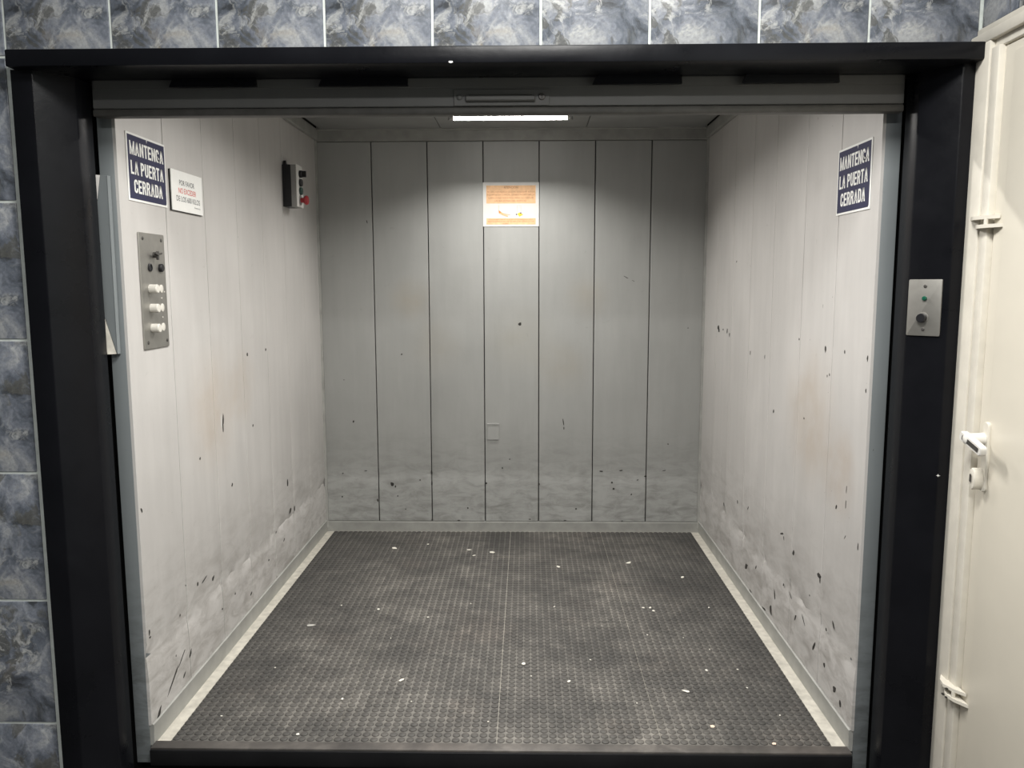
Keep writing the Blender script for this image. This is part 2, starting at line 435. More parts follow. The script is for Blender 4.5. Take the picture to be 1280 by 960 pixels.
# backing sheets behind the planks (dark, seen only in the joints)
wl = struct('wall_left', box(B(), -1.099, -1.0715, -.134, 2.06, -.05, 2.26), 'seam', 'left wall of the lift car, pale grey steel planks', (-1.09, 1, 0))
wr = struct('wall_right', box(B(), 1.0715, 1.099, -.134, 2.06, -.05, 2.26), 'seam', 'right wall of the lift car, pale grey steel planks', (1.09, 1, 0))
wb = struct('wall_back', box(B(), -1.0715, 1.0715, 2.0215, 2.06, -.05, 2.26), 'joint', 'back wall of the lift car, seven grey steel planks', (0, 2.04, 0))
def plank_obj(parent, bm, mat):
    return obj('plank', bm, mat, parent, angle=22)
LS = [-.139, .152, .460, .776, 1.083, 1.386, 1.698, 2.0]
RS = [-.139, .146, .450, .795, 1.110, 1.420, 1.712, 2.0]
for i in range(7):
    plank_obj(wl, plank(LW, LS[i], LS[i+1], .060, 2.150, .0034, .270, .0075, 10+i), 'wall_side_paint')
    plank_obj(wr, plank(RW, -RS[i+1], -RS[i], .060, 2.150, .0034, .262, .0072, 30+i), 'wall_side_paint')
BS = [-1.042, -.75, -.45, -.15, .15, .45, .75, 1.042]
for i in range(7):
    plank_obj(wb, plank(BW, BS[i], BS[i+1], .055, 2.140, .0050, .318, .0055, 50+i), 'wall_back_paint')

# trims: top header band and corner angles
struct('trim_1', box(B(), -1.05, 1.05, 1.990, 2.03, 2.142, 2.206, .002), 'trim_grey', 'grey header strip along the top of the back wall')
struct('trim_2', extr_z(B(), [(-1.052, 1.988), (-1.040, 1.994), (-1.037, 2.006), (-1.052, 2.02)], .02, 2.15), 'trim_grey', 'corner bead at the left back corner')
struct('trim_3', extr_z(B(), [(1.052, 1.988), (1.040, 1.994), (1.037, 2.006), (1.052, 2.02)], .02, 2.15), 'trim_grey', 'corner bead at the right back corner')
struct('trim_4', box(B(), -1.06, -1.032, -.136, 1.99, 2.150, 2.206, .003), 'trim_grey', 'cove strip along the top of the left wall')
struct('trim_5', box(B(), 1.032, 1.06, -.136, 1.99, 2.150, 2.206, .003), 'trim_grey', 'cove strip along the top of the right wall')
def skirting(fr, u0, u1, h):
    bm = B(); pr = [(-.02, -.006), (.0025, -.006), (.0052, h-.0022), (.0005, h), (-.02, h)]
    A = [bm.verts.new(fr.p(u0, z, n)) for n, z in pr]; C = [bm.verts.new(fr.p(u1, z, n)) for n, z in pr]
    k = len(pr)
    for i in range(k): bm.faces.new((A[i], A[(i+1) % k], C[(i+1) % k], C[i]))
    bm.faces.new(A); bm.faces.new(C[::-1]); return bm
struct('baseboard_left', skirting(LW, -.134, 1.999, .062), 'trim_grey')  # baseboards darker than the planks: their weaker light, and dirt, put into the grey
struct('baseboard_right', skirting(RW, -1.999, .134, .062), 'trim_grey')
struct('baseboard_back', skirting(BW, -1.05, 1.05, .053), 'trim_grey')

# floor of the car (beige paint shows along the walls and in the mat joints), landing floor
struct('floor', box(B(), -1.07, 1.07, -.118, 2.04, -.06, -.005, .003), 'kerb', 'beige painted floor of the lift car')
struct('floor.001', box(B(), -1.9, 1.9, -3.6, -.172, -.16, -.058), 'landing', 'dark landing floor in front of the lift')

# ceiling of the car with its panels
ce = struct('ceiling', box(B(), -1.099, 1.099, -.134, 2.06, 2.225, 2.27), 'joint', 'ceiling of the lift car', (0, 1, 2.2))
for x0, x1 in ((-1.012, -.372), (-.369, .395), (.398, 1.018)):
    obj('ceiling_panel', box(B(), x0, x1, -.12, 1.962, 2.200, 2.2249, .002), 'ceiling_grey', ce)
obj('ceiling_edge', box(B(), -1.032, 1.032, 1.9655, 1.992, 2.196, 2.2249, .001), 'trim_grey', ce)

# front pillars of the car
pl = struct('trim_6', box(B(), -1.101, -1.0585, -.1385, -.085, -.06, 2.2, .002, 2), 'pillar', 'blue grey steel edge post at the left front of the car')
pr_ = struct('trim_7', box(B(), 1.0585, 1.101, -.1385, -.085, -.06, 2.2, .002, 2), 'pillar', 'blue grey steel edge post at the right front of the car')

# hoistway round the car front: boxes added, its darkness painted black
sh = B()
box(sh, -1.20, -1.128, -.172, -.02, -.16, 2.6); box(sh, 1.128, 1.20, -.172, -.02, -.16, 2.6)
box(sh, -1.20, -1.11, -.03, .02, -.16, 2.6); box(sh, 1.11, 1.20, -.03, .02, -.16, 2.6)
box(sh, -1.2, 1.2, -.155, -.02, 2.28, 2.34); box(sh, -1.2, 1.2, -.172, -.02, -.2, -.12)
struct('wall_shaft', sh, 'shaft', 'boxes added for the unlit lift shaft, its darkness painted black')

# ================================================================== black door frame of the landing
FY = -.330
lp = struct('trim_8', extr_z(B(), [(-1.212, FY), (-1.156, FY), (-1.089, -.253), (-1.089, -.180), (-1.212, -.180)], -.058, 1.920, .003), 'frame_black', 'left black steel post of the lift door frame', (-1.15, -.25, 0))
rp = struct('trim_9', extr_z(B(), [(1.203, FY), (1.203, -.180), (1.089, -.180), (1.089, -.253), (1.157, FY)], -.058, 1.920, .003), 'frame_black', 'right black steel post of the lift door frame', (1.15, -.25, 0))
li = struct('trim_10', box(B(), -1.200, 1.196, -.366, -.236, 1.9185, 1.960, .004, 2), 'frame_black', 'black steel lintel over the lift opening', (0, -.3, 1.94))
obj('lintel_soffit', box(B(), -1.20, 1.20, -.24, -.1565, 1.923, 1.960), 'frame_black', li)
for x0, x1 in ((-.853, -.625), (-.459, -.227), (.256, .486), (.642, .891)):  # four black trapezoid blocks under the lintel
    f = Fr((0, -.2215, 0), (1, 0, 0))
    obj('lintel_block', prism(B(), f, [(x0, 1.8985), (x1+.002, 1.8985), (x1, 1.924), (x0+.012, 1.924)], 0, .012), 'frame_black', li)
# white paint fleck and hair on the right post
obj('paint_fleck', prism(B(), Fr((1.158, -.3312, .885), (1, 0, 0)), [(-.005, 0), (-.001, -.001), (0, -.004), (.001, -.001), (.006, -.001), (.001, .001), (0, .004), (-.001, .001)], 0, .001), 'sign_white', rp)
obj('paint_fleck', prism(B(), Fr((1.190, -.3312, .887), (1, 0, 0)), [(-.004, -.002), (.006, .003), (.008, .006), (0, .002)], 0, .001), 'sign_white', rp)
obj('paint_fleck', prism(B(), Fr((-.10, -.3666, 1.920), (1, 0, 0)), [(-.005, 0), (0, -.002), (.006, 0), (.004, .003), (-.004, .003)], 0, .001), 'sign_white', li)

# ------------------------------------------------------------------ tiled hall walls
TW, TH, TZ0, TX0 = .2715, .360, 1.959, -1.237
wf = B()
box(wf, -2.4, -1.2125, -.2975, -.18, -.06, 2.72); box(wf, -1.2125, 1.32, -.2975, -.18, 1.955, 2.72)
wf = struct('wall_front', wf, 'grout', 'hall wall of slate blue marbled tiles round the lift', (0, -.24, 0))
def tile_mesh(w, h, mat):
    bm = B(); box(bm, -w/2, w/2, -.008, 0, -h/2, h/2, .0022, 2)
    me = bpy.data.meshes.new('tile'); bm.to_mesh(me); bm.free(); me.materials.append(M[mat])
    for p in me.polygons: p.use_smooth = True
    me.set_sharp_from_angle(angle=math.radians(50)); return me
G = .0062
meA = tile_mesh(TW-G, TH-G, 'tile_a'); meB = tile_mesh(TW-G, TH-G, 'tile_b')
def put_tile(me, parent, cx, cy, cz, rz=0):
    o = bpy.data.objects.new('tile', me); COL.objects.link(o); o.parent = parent
    o.location = Vector((cx, cy, cz)) - origin(parent); o.rotation_euler = (0, 0, rz); return o
for c in range(-3, 9):                       # rows above the lintel
    for r in range(0, 2):
        put_tile(meB if c in (5, 6, 8) else meA, wf, TX0+TW*(c+.5), -.2925, TZ0+TH*(r+.5))
for c in range(-3, 0):                       # columns left of the frame
    for r in range(-6, 0):
        put_tile(meB if (r*3+c) % 4 == 0 else meA, wf, TX0+TW*(c+.5), -.2925, TZ0+TH*(r+.5))
# side wall with the cream door
ws = B()
box(ws, 1.212, 1.32, -3.2, -.30, 2.002, 2.72); box(ws, 1.212, 1.32, -3.2, -1.345, -.06, 2.002)
ws = struct('wall_side', ws, 'grout', 'tiled side wall of the hall with the cream door', (1.26, -1.5, 0))
meS = tile_mesh(.150-G, TH-G, 'tile_b')
put_tile(meS, ws, 1.215, -.305-.075, 2.002+TH*.5, -math.pi/2)
for k in range(5): put_tile(meA, ws, 1.215, -.455-TW*(k+.5), 2.002+TH*.5, -math.pi/2)

# ------------------------------------------------------------------ cream door on the right
dr = structs('door_1', (1.2, -.85, -.058), 'cream steel door in the side wall')
SWF = Fr((1.19, 0, 0), (0, -1, 0))          # u = -y, n towards the lift (-x)
b = B()
box(b, 1.187, 1.26, -.386, -.300, -.058, 1.958, .003, 2); box(b, 1.190, 1.26, -.421, -.3885, -.058, 1.938, .003, 2)
box(b, 1.206, 1.26, -.43, -.38, -.058, 1.95)
obj('jamb', b, 'cream_frame', dr)
b = B(); box(b, 1.187, 1.26, -1.375, -1.300, -.058, 1.958, .003, 2); box(b, 1.190, 1.26, -1.2975, -1.265, -.058, 1.938, .003, 2)
obj('jamb', b, 'cream_frame', dr)
b = B()
box(b, 1.200, 1.26, -1.375, -.3005, 1.982, 2.003, .004, 2); box(b, 1.186, 1.26, -1.375, -.3005, 1.957, 1.983, .003, 2)
box(b, 1.199, 1.26, -1.30, -.3885, 1.936, 1.9575, .002)
obj('door_head', b, 'cream_frame', dr)
b = B()
box(b, 1.2005, 1.245, -1.262, -.430, -.045, 1.931, .003, 2); box(b, 1.1945, 1.24, -1.225, -.474, -.040, 1.912, .005, 2)
leaf = obj('door_leaf', b, 'cream', dr)
# lock tabs: a ledge on the frame above a ledge on the leaf, twice
for z, dz in ((1.539, .021), (.346, .0235)):
    for k, (pts, zz) in enumerate(((((1.195, -.350), (1.190, -.350), (1.172, -.380), (1.167, -.405), (1.178, -.432), (1.199, -.458)), z),
                                   (((1.199, -.375), (1.190, -.375), (1.174, -.400), (1.171, -.415), (1.178, -.440), (1.199, -.472)), z-dz))):
        bm = B(); extr_z(bm, pts, zz-.0042, zz+.0042)
        t = obj('lock_tab', bm, 'cream_frame', dr)
        if z < 1:
            for (yy, w) in ((-.402, .008), (-.418, .005)):
                obj('bare_spot', box(B(), 1.168, 1.174, yy-w/2, yy+w/2, zz-.0045, zz-.001), 'chip', t)
    bm = B(); tube(bm, (1.182, -.43, z-dz+.003), (1.182, -.43, z-.003), .005); obj('tab_pin', bm, 'cream_frame', dr)
# handle
hp = obj('handle_plate', prism(B(), Fr((1.1945, -.478, 0), (0, -1, 0)), rrect(-.012, .012, .880, 1.052, .011), 0, .006, .002), 'cream_frame', dr)
bm = B(); lathe(bm, Fr((1.189, -.470, 1.009), (0, -1, 0)), 0, 0, [(.0155, 0), (.0145, .010), (.0140, .036), (.0125, .043), (.006, .047)])
obj('handle_neck', bm, 'white_enamel', hp)
d = Vector((0, -.083, -.022)).normalized()
lev = Fr((1.150, -.456, 1.011), d, d.cross(Vector((-1, 0, 0))) * -1)
if lev.N.x > 0: lev = Fr((1.150, -.456, 1.011), d, d.cross(Vector((-1, 0, 0))))
bm = B(); prism(bm, lev, rrect(-.014, .084, -.012, .012, .007), -.010, .004, .002)
obj('lever', bm, 'white_enamel', hp)
bm = B(); prism(bm, lev, rrect(.000, .074, -.0055, .0055, .002), .0042, .0052); obj('lever_inlay', bm, 'steel_dark', hp)
kf = Fr((1.1885, -.470, .911), (0, -1, 0))
kh = obj('key_housing', prism(B(), kf, circ(0, 0, .027, 20, .014), 0, .022, .004, seg=2), 'cream_frame', dr)
obj('keyhole', prism(B(), kf, rrect(-.0035, .0035, -.008, .012, .003), .0242, .0247), 'chip', kh)

# ================================================================== raised gate of the landing
gt = thing('lift_gate', (0, -.2, 1.83), 'dark grey steel lift gate raised under the black lintel, only its lower edge showing', 'gate')
gp = B(); box(gp, -1.0755, 1.0755, -.2005, -.172, 1.851, 2.45, .002); obj('panel', gp, 'gate_grey', gt)
obj('top_rail', box(B(), -1.07, 1.07, -.2035, -.2004, 1.8995, 1.93, .001), 'gate_grey', gt)
lipb = B(); box(lipb, -1.0755, 1.0755, -.2035, -.170, 1.8305, 1.8495, .004, 2)
obj('bottom_lip', lipb, 'gate_dark', gt)
gf = Fr((0, -.2005, 0), (1, 0, 0))
hpz = obj('handle_recess', prism(B(), gf, rect(-.108, .146, 1.852, 1.894), .0003, .0035, .0012), 'gate_grey', gt)
bm = B(); prism(bm, gf, rrect(-.077, .108, 1.862, 1.876, .004), .0036, .016, .003); prism(bm, gf, rect(-.072, .103, 1.876, 1.8785), .0036, .006)
obj('pull_handle', bm, 'gate_grey', hpz)
obj('pull_slot', prism(B(), gf, rect(-.068, .099, 1.8765, 1.8795), .006, .0066), 'chip', hpz)
bm = B(); lathe(bm, gf, .125, 1.874, [(.0085, .0035), (.0085, .006), (.007, .0072)], 18); s_ = obj('screw', bm, 'steel_dark', hpz)
bm = B(); prism(bm, gf, rect(.124, .1262, 1.868, 1.880), .0072, .0076); obj('screw', bm, 'chip', hpz)
bm = B(); lathe(bm, gf, -.093, 1.874, [(.0075, .0035), (.0075, .0050), (.006, .0058)], 18); obj('screw', bm, 'gate_grey', hpz)

# ================================================================== threshold of the car
sl = thing('car_threshold', (0, -.14, 0), 'black steel threshold bar along the front edge of the car floor', 'threshold')
obj('tread_strip', box(B(), -1.049, 1.049, -.158, -.119, -.010, .001, .002, 2), 'sill_top', sl)
obj('front_bar', box(B(), -1.049, 1.049, -.164, -.140, -.055, -.0045, .003, 2), 'sill_black', sl)

# left retiring cam: bent steel rail on the left edge post
gd = thing('cam_rail', (-1.09, -.16, 1.188), 'bent grey steel rail with ramped ends on the left front edge of the car', 'rail')
gfr = Fr((0, -.158, 0), (1, 0, 0))
obj('rail_face', prism(B(), gfr, [(-1.074, 1.190), (-1.072, 1.683), (-1.090, 1.684), (-1.106, 1.590), (-1.1055, 1.505), (-1.100, 1.497), (-1.1055, 1.486), (-1.107, 1.310)], -.003, 0, .0008), 'pillar', gd)
obj('rail_face_fold', prism(B(), gfr, [(-1.0735, 1.190), (-1.0705, 1.190), (-1.0685, 1.683), (-1.0715, 1.683)], -.015, .0015, .0008), 'pillar', gd)
bm = B(); vs = [Vector(p) for p in ((-1.0745, -.1585, 1.190), (-1.107, -.1585, 1.310), (-1.110, -.166, 1.262), (-1.0935, -.172, 1.190))]
def sheet(bm, vs, t):
    n = (vs[1]-vs[0]).cross(vs[2]-vs[0]).normalized()*t
    a = [bm.verts.new(v) for v in vs]; c = [bm.verts.new(v+n) for v in vs]; k = len(vs)
    bm.faces.new(a[::-1]); bm.faces.new(c)
    for i in range(k): bm.faces.new((a[i], a[(i+1) % k], c[(i+1) % k], c[i]))
    return bm
obj('rail_ramp', sheet(bm, vs, .0015), 'kerb', gd)  # ramps paler than the rail: light on their slant put into colour
bm = B(); obj('rail_ramp', sheet(bm, [Vector(p) for p in ((-1.090, -.1585, 1.684), (-1.1065, -.170, 1.684), (-1.1085, -.170, 1.66), (-1.1065, -.1585, 1.590))], .0015), 'wall_side_paint', gd)
for z0_ in (1.25, 1.58): obj('rail_bracket', box(B(), -1.098, -1.080, -.155, -.139, z0_, z0_+.04), 'pillar', gd)

# ================================================================== ceiling lamps
def lamp(y, watt, spread, tilt, label):
    z = 2.190; t = thing('tube_lamp', (0, y, 2.2), label, 'lamp', None)
    r = .0145; bm = B(); k = 28; L0, L1 = -.272, .280
    ra = []; rb = []
    for i in range(k):
        a = 2*math.pi*i/k
        ra.append(bm.verts.new((L0, y+r*math.cos(a), z+r*math.sin(a)))); rb.append(bm.verts.new((L1, y+r*math.cos(a), z+r*math.sin(a))))
    for i in range(k):
        am = math.degrees(2*math.pi*(i+.5)/k)           # 270 = straight down, 180 = towards the door
        f = bm.faces.new((ra[i], ra[(i+1) % k], rb[(i+1) % k], rb[i]))
        f.material_index = 1 if 182 < am < 296 else 0
    bm.faces.new(ra[::-1]); bm.faces.new(rb)
    obj('tube', bm, ['lamp_body', 'tube_rear'], t)
    d = area('tube_light', (.004, y, 2.1745), .54, .024, watt, TUBE_COLOR); d.data.spread = math.radians(spread); d.rotation_euler = (math.radians(-tilt), 0, 0)
    for s, x in ((-1, L0), (1, L1)):
        bm = B(); tube(bm, (x, y, z), (x+s*.016, y, z), .0135, .012); obj('end_cap', bm, 'brass', t)
        bm = B(); box(bm, x+s*.016-(.006), x+s*.016+(.006), y-.013, y+.013, 2.176, 2.1995, .002); obj('socket', bm, 'lamp_body', t)
    # strip added behind the tube, shaped to keep light off the wall top
    bm = B(); box(bm, L0-.03, L1+.03, y+.022, y+.026, 2.180, 2.1995, .001); obj('cutoff_strip', bm, 'ceiling_grey', t)
    return t
lamp(1.630, TUBE_WATT_REAR, TUBE_SPREAD_REAR, TUBE_TILT_REAR, 'lit white tube lamp on the ceiling close to the back wall')
lamp(.240, TUBE_WATT_FRONT, TUBE_SPREAD_FRONT, TUBE_TILT_FRONT, 'lit white tube lamp on the ceiling near the door, hidden behind the gate')

# ================================================================== signs on the walls
def door_sign(fr, u0, u1, v0, v1, label, tilt, notch):
    t = thing('door_sign', fr.p((u0+u1)/2, v0, 0), label, 'sign', 'blue keep the door closed signs')
    s = Fr(fr.p((u0+u1)/2, (v0+v1)/2, 0), fr.U*math.cos(tilt)+fr.V*math.sin(tilt), fr.V*math.cos(tilt)-fr.U*math.sin(tilt))
    w, h = (u1-u0)/2, (v1-v0)/2
    obj('sheet', prism(B(), s, rect(-w, w, -h, h), .0006, .0024, .0004), 'sign_white', t)
    e = .0065
    pts = [(-w+e, -h+e), (w-e-.004, -h+e), (w-e, -h+e+.006), (w-e, h-e), (notch+.006, h-e), (notch+.002, h-e-.012), (notch, h-e), (-w+e, h-e)]
    flat('print_field', prism(B(), s, pts, .0025, .0028), 'blue', t)
    n = .00315
    for body, a, c, v0_, v1_ in (('MANTENGA', -.86, .87, .36, .76), ('LA PUERTA', -.85, .84, -.21, .19), ('CERRADA', -.73, .74, -.75, -.35)):
        flat('lettering', block_letters(B(), body, s, w*a, w*c, h*v0_, h*v1_, n), 'sign_white', t)
door_sign(LW, -.086, .160, 1.624, 1.817, 'blue MANTENGA LA PUERTA CERRADA sign on the left car wall', 0.0, .0)
door_sign(RW, -.163, .083, 1.591, 1.788, 'blue MANTENGA LA PUERTA CERRADA sign on the right car wall', 0.0, .02)

t = thing('weight_sign', LW.p(.305, 1.622), 'white POR FAVOR NO EXCEDER weight limit sign on the left wall', 'sign')
s = Fr(LW.p(.305, 1.6865), LW.U); w, h = .122, .0645
obj('backing', prism(B(), s, rect(-w-.002, w-.002, -h-.002, h-.002), .0006, .005), 'black_plastic', t)
obj('sheet', prism(B(), s, rect(-w, w, -h, h), .0051, .0075, .0004), 'sign_white', t)
for body, a, c, v0_, v1_, bo in (('POR FAVOR', -.062, .056, .019, .036, .005), ('DE LOS 600 KILOS', -.088, .098, -.033, -.0155, .005), ('Gerencia', .050, .098, -.047, -.041, 0)):
    flat('lettering', text_bm(B(), body, s, a, c, v0_, v1_, .0078, bo), 'ink_grey', t)
bm = B(); text_bm(bm, 'NO EXCEDER', s, -.070, .068, -.007, .0105, .0078, .006); flat('lettering', bm, 'ink_red', t)

# poster on the back wall
t = thing('warning_poster', BW.p(0, 1.692), 'white paper notice with two orange text blocks and trolley drawings on the back wall', 'poster')
s = Fr(BW.p(-.0015, 1.8085), BW.U); w, h = .1505, .1165
obj('sheet', prism(B(), s, rect(-w, w, -h, h), .0006, .0020), 'paper', t)
for r_ in (rect(-.132, .133, .005, .100), rect(-.132, .133, -.106, -.073)): flat('print_field', prism(B(), s, r_, .0021, .0023), 'poster_peach', t)
n = .0026
for body, a, c, y0, y1 in (('ATENCIÓN', -.038, .038, .0835, .0985), ('SE LES AGRADECE QUE AL UTILIZAR ESTOS', -.126, .128, .0610, .0700),
      ('EQUIPOS DE CARGA, DEBEN RESPETAR LA', -.128, .128, .0455, .0545), ('CAPACIDAD PERMITIDA PARA NO DAÑAR', -.121, .121, .0300, .0400),
      ('LAS BALDOSAS DEL EDIFICIO', -.088, .083, .0145, .0235), ('CUALQUIER DAÑO QUE ESTOS OCASIONEN SERÁ', -.120, .120, -.0830, -.0755),
      ('RESPONSABILIDAD DE QUIEN LOS UTILICE Y DE', -.124, .124, -.0940, -.0865), ('USUARIO', -.046, -.012, -.1045, -.0980)):
    flat('lettering', text_bm(B(), body, s, a, c, y0, y1, n), 'ink_brown', t)
bm = B(); prism(bm, s, [(-.066, -.032), (-.062, -.050), (-.018, -.064), (-.014, -.060), (-.050, -.040)], .0021, .0024)
prism(bm, s, [(-.066, -.004), (-.064, -.004), (-.064, -.034), (-.066, -.034)], .0021, .0024)
flat('print_drawing', bm, 'orange_pale', t)
bm = B(); prism(bm, s, [(-.066, -.030), (-.060, -.034), (-.050, -.042), (-.064, -.047)], .0025, .0028); prism(bm, s, [(-.055, -.046), (-.004, -.054), (-.004, -.056), (-.055, -.049)], .0025, .0027)
prism(bm, s, [(-.050, -.053), (-.016, -.064), (-.016, -.066), (-.050, -.055)], .0025, .0027)
flat('print_drawing', bm, 'orange', t)
bm = B(); prism(bm, s, [(.034, -.050), (.048, -.042), (.066, -.054), (.046, -.065)], .0021, .0024); flat('print_drawing', bm, 'yellow', t)
bm = B()
for a in (rect(.032, .034, -.044, -.008), rect(.053, .055, -.044, -.008), rect(.032, .055, -.008, -.006), rect(.032, .055, -.018, -.017)): prism(bm, s, a, .0021, .0024)
flat('print_drawing', bm, 'ink_pale', t)
bm = B(); prism(bm, s, circ(.030, -.053, .004, 8), .0025, .0027); prism(bm, s, circ(.053, -.046, .004, 8), .0025, .0027); flat('print_drawing', bm, 'ink_navy', t)

# ================================================================== control panel, left wall
t = thing('button_panel', LW.p(.033, 1.192), 'steel car control panel with key switch and milky push buttons on the left wall', 'panel')
obj('face_plate', prism(B(), LW, rrect(-.049, .115, 1.192, 1.537, .003), .0006, .0048, .001), 'steel', t)
for u, v in ((-.026, 1.520), (.094, 1.520), (-.026, 1.212), (.100, 1.212)):
    bm = B(); lathe(bm, LW, u, v, [(.0055, .0048), (.0055, .0060), (.004, .0068)], 14); obj('screw', bm, 'steel_dark', t)
bm = B(); lathe(bm, LW, .040, 1.474, [(.0085, .0048), (.0085, .012), (.007, .014)], 18); ks = obj('key_switch', bm, 'steel_dark', t)
bm = B(); prism(bm, LW, [(.037, 1.459), (.043, 1.459), (.046, 1.476), (.043, 1.485), (.037, 1.485), (.033, 1.475)], .014, .020); prism(bm, LW, [(.018, 1.477), (.035, 1.472), (.060, 1.476), (.062, 1.481), (.035, 1.477), (.018, 1.480)], .015, .022)
obj('key', bm, 'steel_dark', ks)
for u in (.010, .077):
    bm = B(); lathe(bm, LW, u, 1.4355, [(.0125, .0048), (.0125, .008), (.0095, .009), (.0090, .0065)] if u < .05 else [(.0125, .0048), (.0125, .012), (.010, .015)], 22)
    obj('button', bm, 'black_plastic', t)
for v in (1.372, 1.314, 1.254):
    bm = B(); lathe(bm, LW, .006, v, [(.0135, .0048), (.0135, .026), (.0115, .0285)], 22); tag(obj('button', bm, 'milk', t), 'milky translucent push button')
    bm = B(); lathe(bm, LW, .078, v, [(.0125, .0048), (.0125, .0062), (.010, .0070)], 22); obj('indicator', bm, 'milk', t)
for u, v in ((.098, 1.362), (.078, 1.343), (.078, 1.284)): obj('pilot_dot', lathe(B(), LW, u, v, [(.0025, .0048), (.0025, .0055), (.002, .0060)], 10), 'milk', t)

# ================================================================== remote box with emergency stop, left wall
t = thing('control_box', LW.p(1.44, 1.742), 'black and white control box with red emergency stop on the left wall', 'control box')
obj('rear_housing', prism(B(), LW, rect(1.392, 1.492, 1.745, 1.936), .0006, .040, .002), 'black_plastic', t)
obj('front_housing', prism(B(), LW, rect(1.394, 1.490, 1.745, 1.936), .0402, .064, .001), 'box_grey', t)
obj('front_plate', prism(B(), LW, [(1.392, 1.745), (1.492, 1.745), (1.492, 1.920), (1.478, 1.938), (1.392, 1.938)], .0642, .0685, .001), 'box_white', t)
f = Fr(LW.p(0, 0, .0685), LW.U)
bm = B(); lathe(bm, f, 1.440, 1.898, [(.017, 0), (.017, .012), (.014, .014)], 20); prism(bm, f, rect(1.434, 1.446, 1.884, 1.912), .013, .030); obj('selector', bm, 'black_plastic', t)
bm = B(); lathe(bm, f, 1.440, 1.858, [(.018, 0), (.018, .009), (.015, .011)], 20); obj('button', bm, 'black_plastic', t)
bm = B(); lathe(bm, f, 1.440, 1.820, [(.018, 0), (.018, .009), (.015, .011)], 20); tag(obj('button', bm, 'green_dark', t), 'dark green button')
bm = B(); lathe(bm, f, 1.440, 1.778, [(.012, 0), (.012, .014), (.021, .024), (.022, .030), (.018, .036)], 24); tag(obj('stop_button', bm, 'red', t), 'red mushroom emergency stop')
bm = B(); lathe(bm, f, 1.440, 1.778, [(.024, 0), (.024, .002), (.020, .003)], 24); obj('stop_ring', bm, 'box_grey', t)
g = Fr(LW.p(1.402, 1.936, .012), LW.U, LW.N)
bm = B(); prism(bm, LW, [(1.398, 1.9365), (1.428, 1.9365), (1.406, 1.956)], .004, .016); obj('cable_gland', bm, 'black_plastic', t)

# cover plate on the back wall
t = thing('cover_plate', BW.p(-.103, .522), 'small painted cover plate low on the middle plank of the back wall', 'plate')
obj('plate', prism(B(), BW, rect(-.136, -.071, .524, .616), .0006, .006, .001), 'wall_back_paint', t)
obj('lip', prism(B(), BW, rect(-.137, -.070, .610, .6165), .0062, .009, .0005), 'wall_back_paint', t)

# ================================================================== call plate on the right post
A_ = Vector((1.089, -.253, 0)); B_ = Vector((1.157, -.330, 0)); mid = Vector((1.1190, -.2862, 0))
JP = Fr(mid, B_-A_)
mid = A_ + (B_-A_)*(((mid-A_).dot(B_-A_))/((B_-A_).length_squared)); JP = Fr(mid, B_-A_)
t = thing('call_plate', JP.p(0, 1.247), 'steel landing call plate with green lamp and black button on the right post', 'panel')
cp = obj('face_plate', prism(B(), JP, rrect(-.0415, .0425, 1.2470, 1.3930, .003), .0006, .0046, .0012, seg=2), 'steel', t)
bm = B(); lathe(bm, JP, .001, 1.344, [(.0062, .0046), (.0062, .008), (.0045, .0105), (.0015, .0115)], 18); tag(obj('lamp_lens', bm, 'green_led', t), 'green lamp lens')
bm = B(); lathe(bm, JP, -.0015, 1.2935, [(.0120, .0046), (.0120, .016), (.0105, .018)], 24); obj('button', bm, 'black_plastic', t)
bm = B(); lathe(bm, JP, -.0015, 1.2935, [(.0150, .0046), (.0150, .0060), (.013, .0064)], 24); obj('button_ring', bm, 'steel', t)
for v in (1.3755, 1.2640):
    bm = B(); lathe(bm, JP, .001, v, [(.0045, .0046), (.0045, .0056), (.003, .0062)], 14); obj('screw', bm, 'steel_dark', t)

# ================================================================== rubber mats
def mat(x0, x1, y0, y1, label):
    t = thing('rubber_mat', ((x0+x1)/2, (y0+y1)/2, -.005), label, 'mat', 'rubber mats on the car floor')
    e = .0007
    obj('mat_sheet', box(B(), x0+e, x1-e, y0+e, y1-e, -.0048, -.0012, .0008), 'rubber_base', t)
    px = (x1-x0)/round((x1-x0)/.0272); nx = round((x1-x0)/px)
    ny = round((y1-y0)/.0285); py = (y1-y0)/ny; k = 10; r = .0125
    verts = []; faces = []
    cs = [(math.cos(2*math.pi*(i+.5)/k), math.sin(2*math.pi*(i+.5)/k)) for i in range(k)]
    org = origin(t)
    for i in range(nx):
        for j in range(ny):
            cx = x0+(i+.5)*px-org.x; cy = y0+(j+.5)*py-org.y; s0 = len(verts); zz = RNG.uniform(-.0003, .0003)
            for (rr_, z) in ((r, -.0013), (r-.0006, .0008+zz), (r-.0022, .0018+zz)):
                for c, s in cs: verts.append((cx+c*rr_, cy+s*rr_, z-org.z))
            for L in (0, 1):
                for q in range(k):
                    a = s0+L*k+q; b2 = s0+L*k+(q+1) % k; faces.append((a, b2, b2+k, a+k))
            faces.append(tuple(s0+2*k+q for q in range(k)))
    me = bpy.data.meshes.new('studs'); me.from_pydata(verts, [], faces); me.materials.append(M['rubber_stud'])
    for p in me.polygons: p.use_smooth = True
    me.set_sharp_from_angle(angle=math.radians(35))
    o = bpy.data.objects.new('studs', me); COL.objects.link(o); o.parent = t; o['kind'] = 'stuff'
X = [-1.005, -.509, -.007, .497, 1.005]; YB = 1.985; YF = -.117
mat(X[0], X[1], .765, YB, 'dusty black studded rubber mat in the back left corner of the car')
mat(X[0], X[1], YF, .765, 'dusty black studded rubber mat at the front beside the left wall')
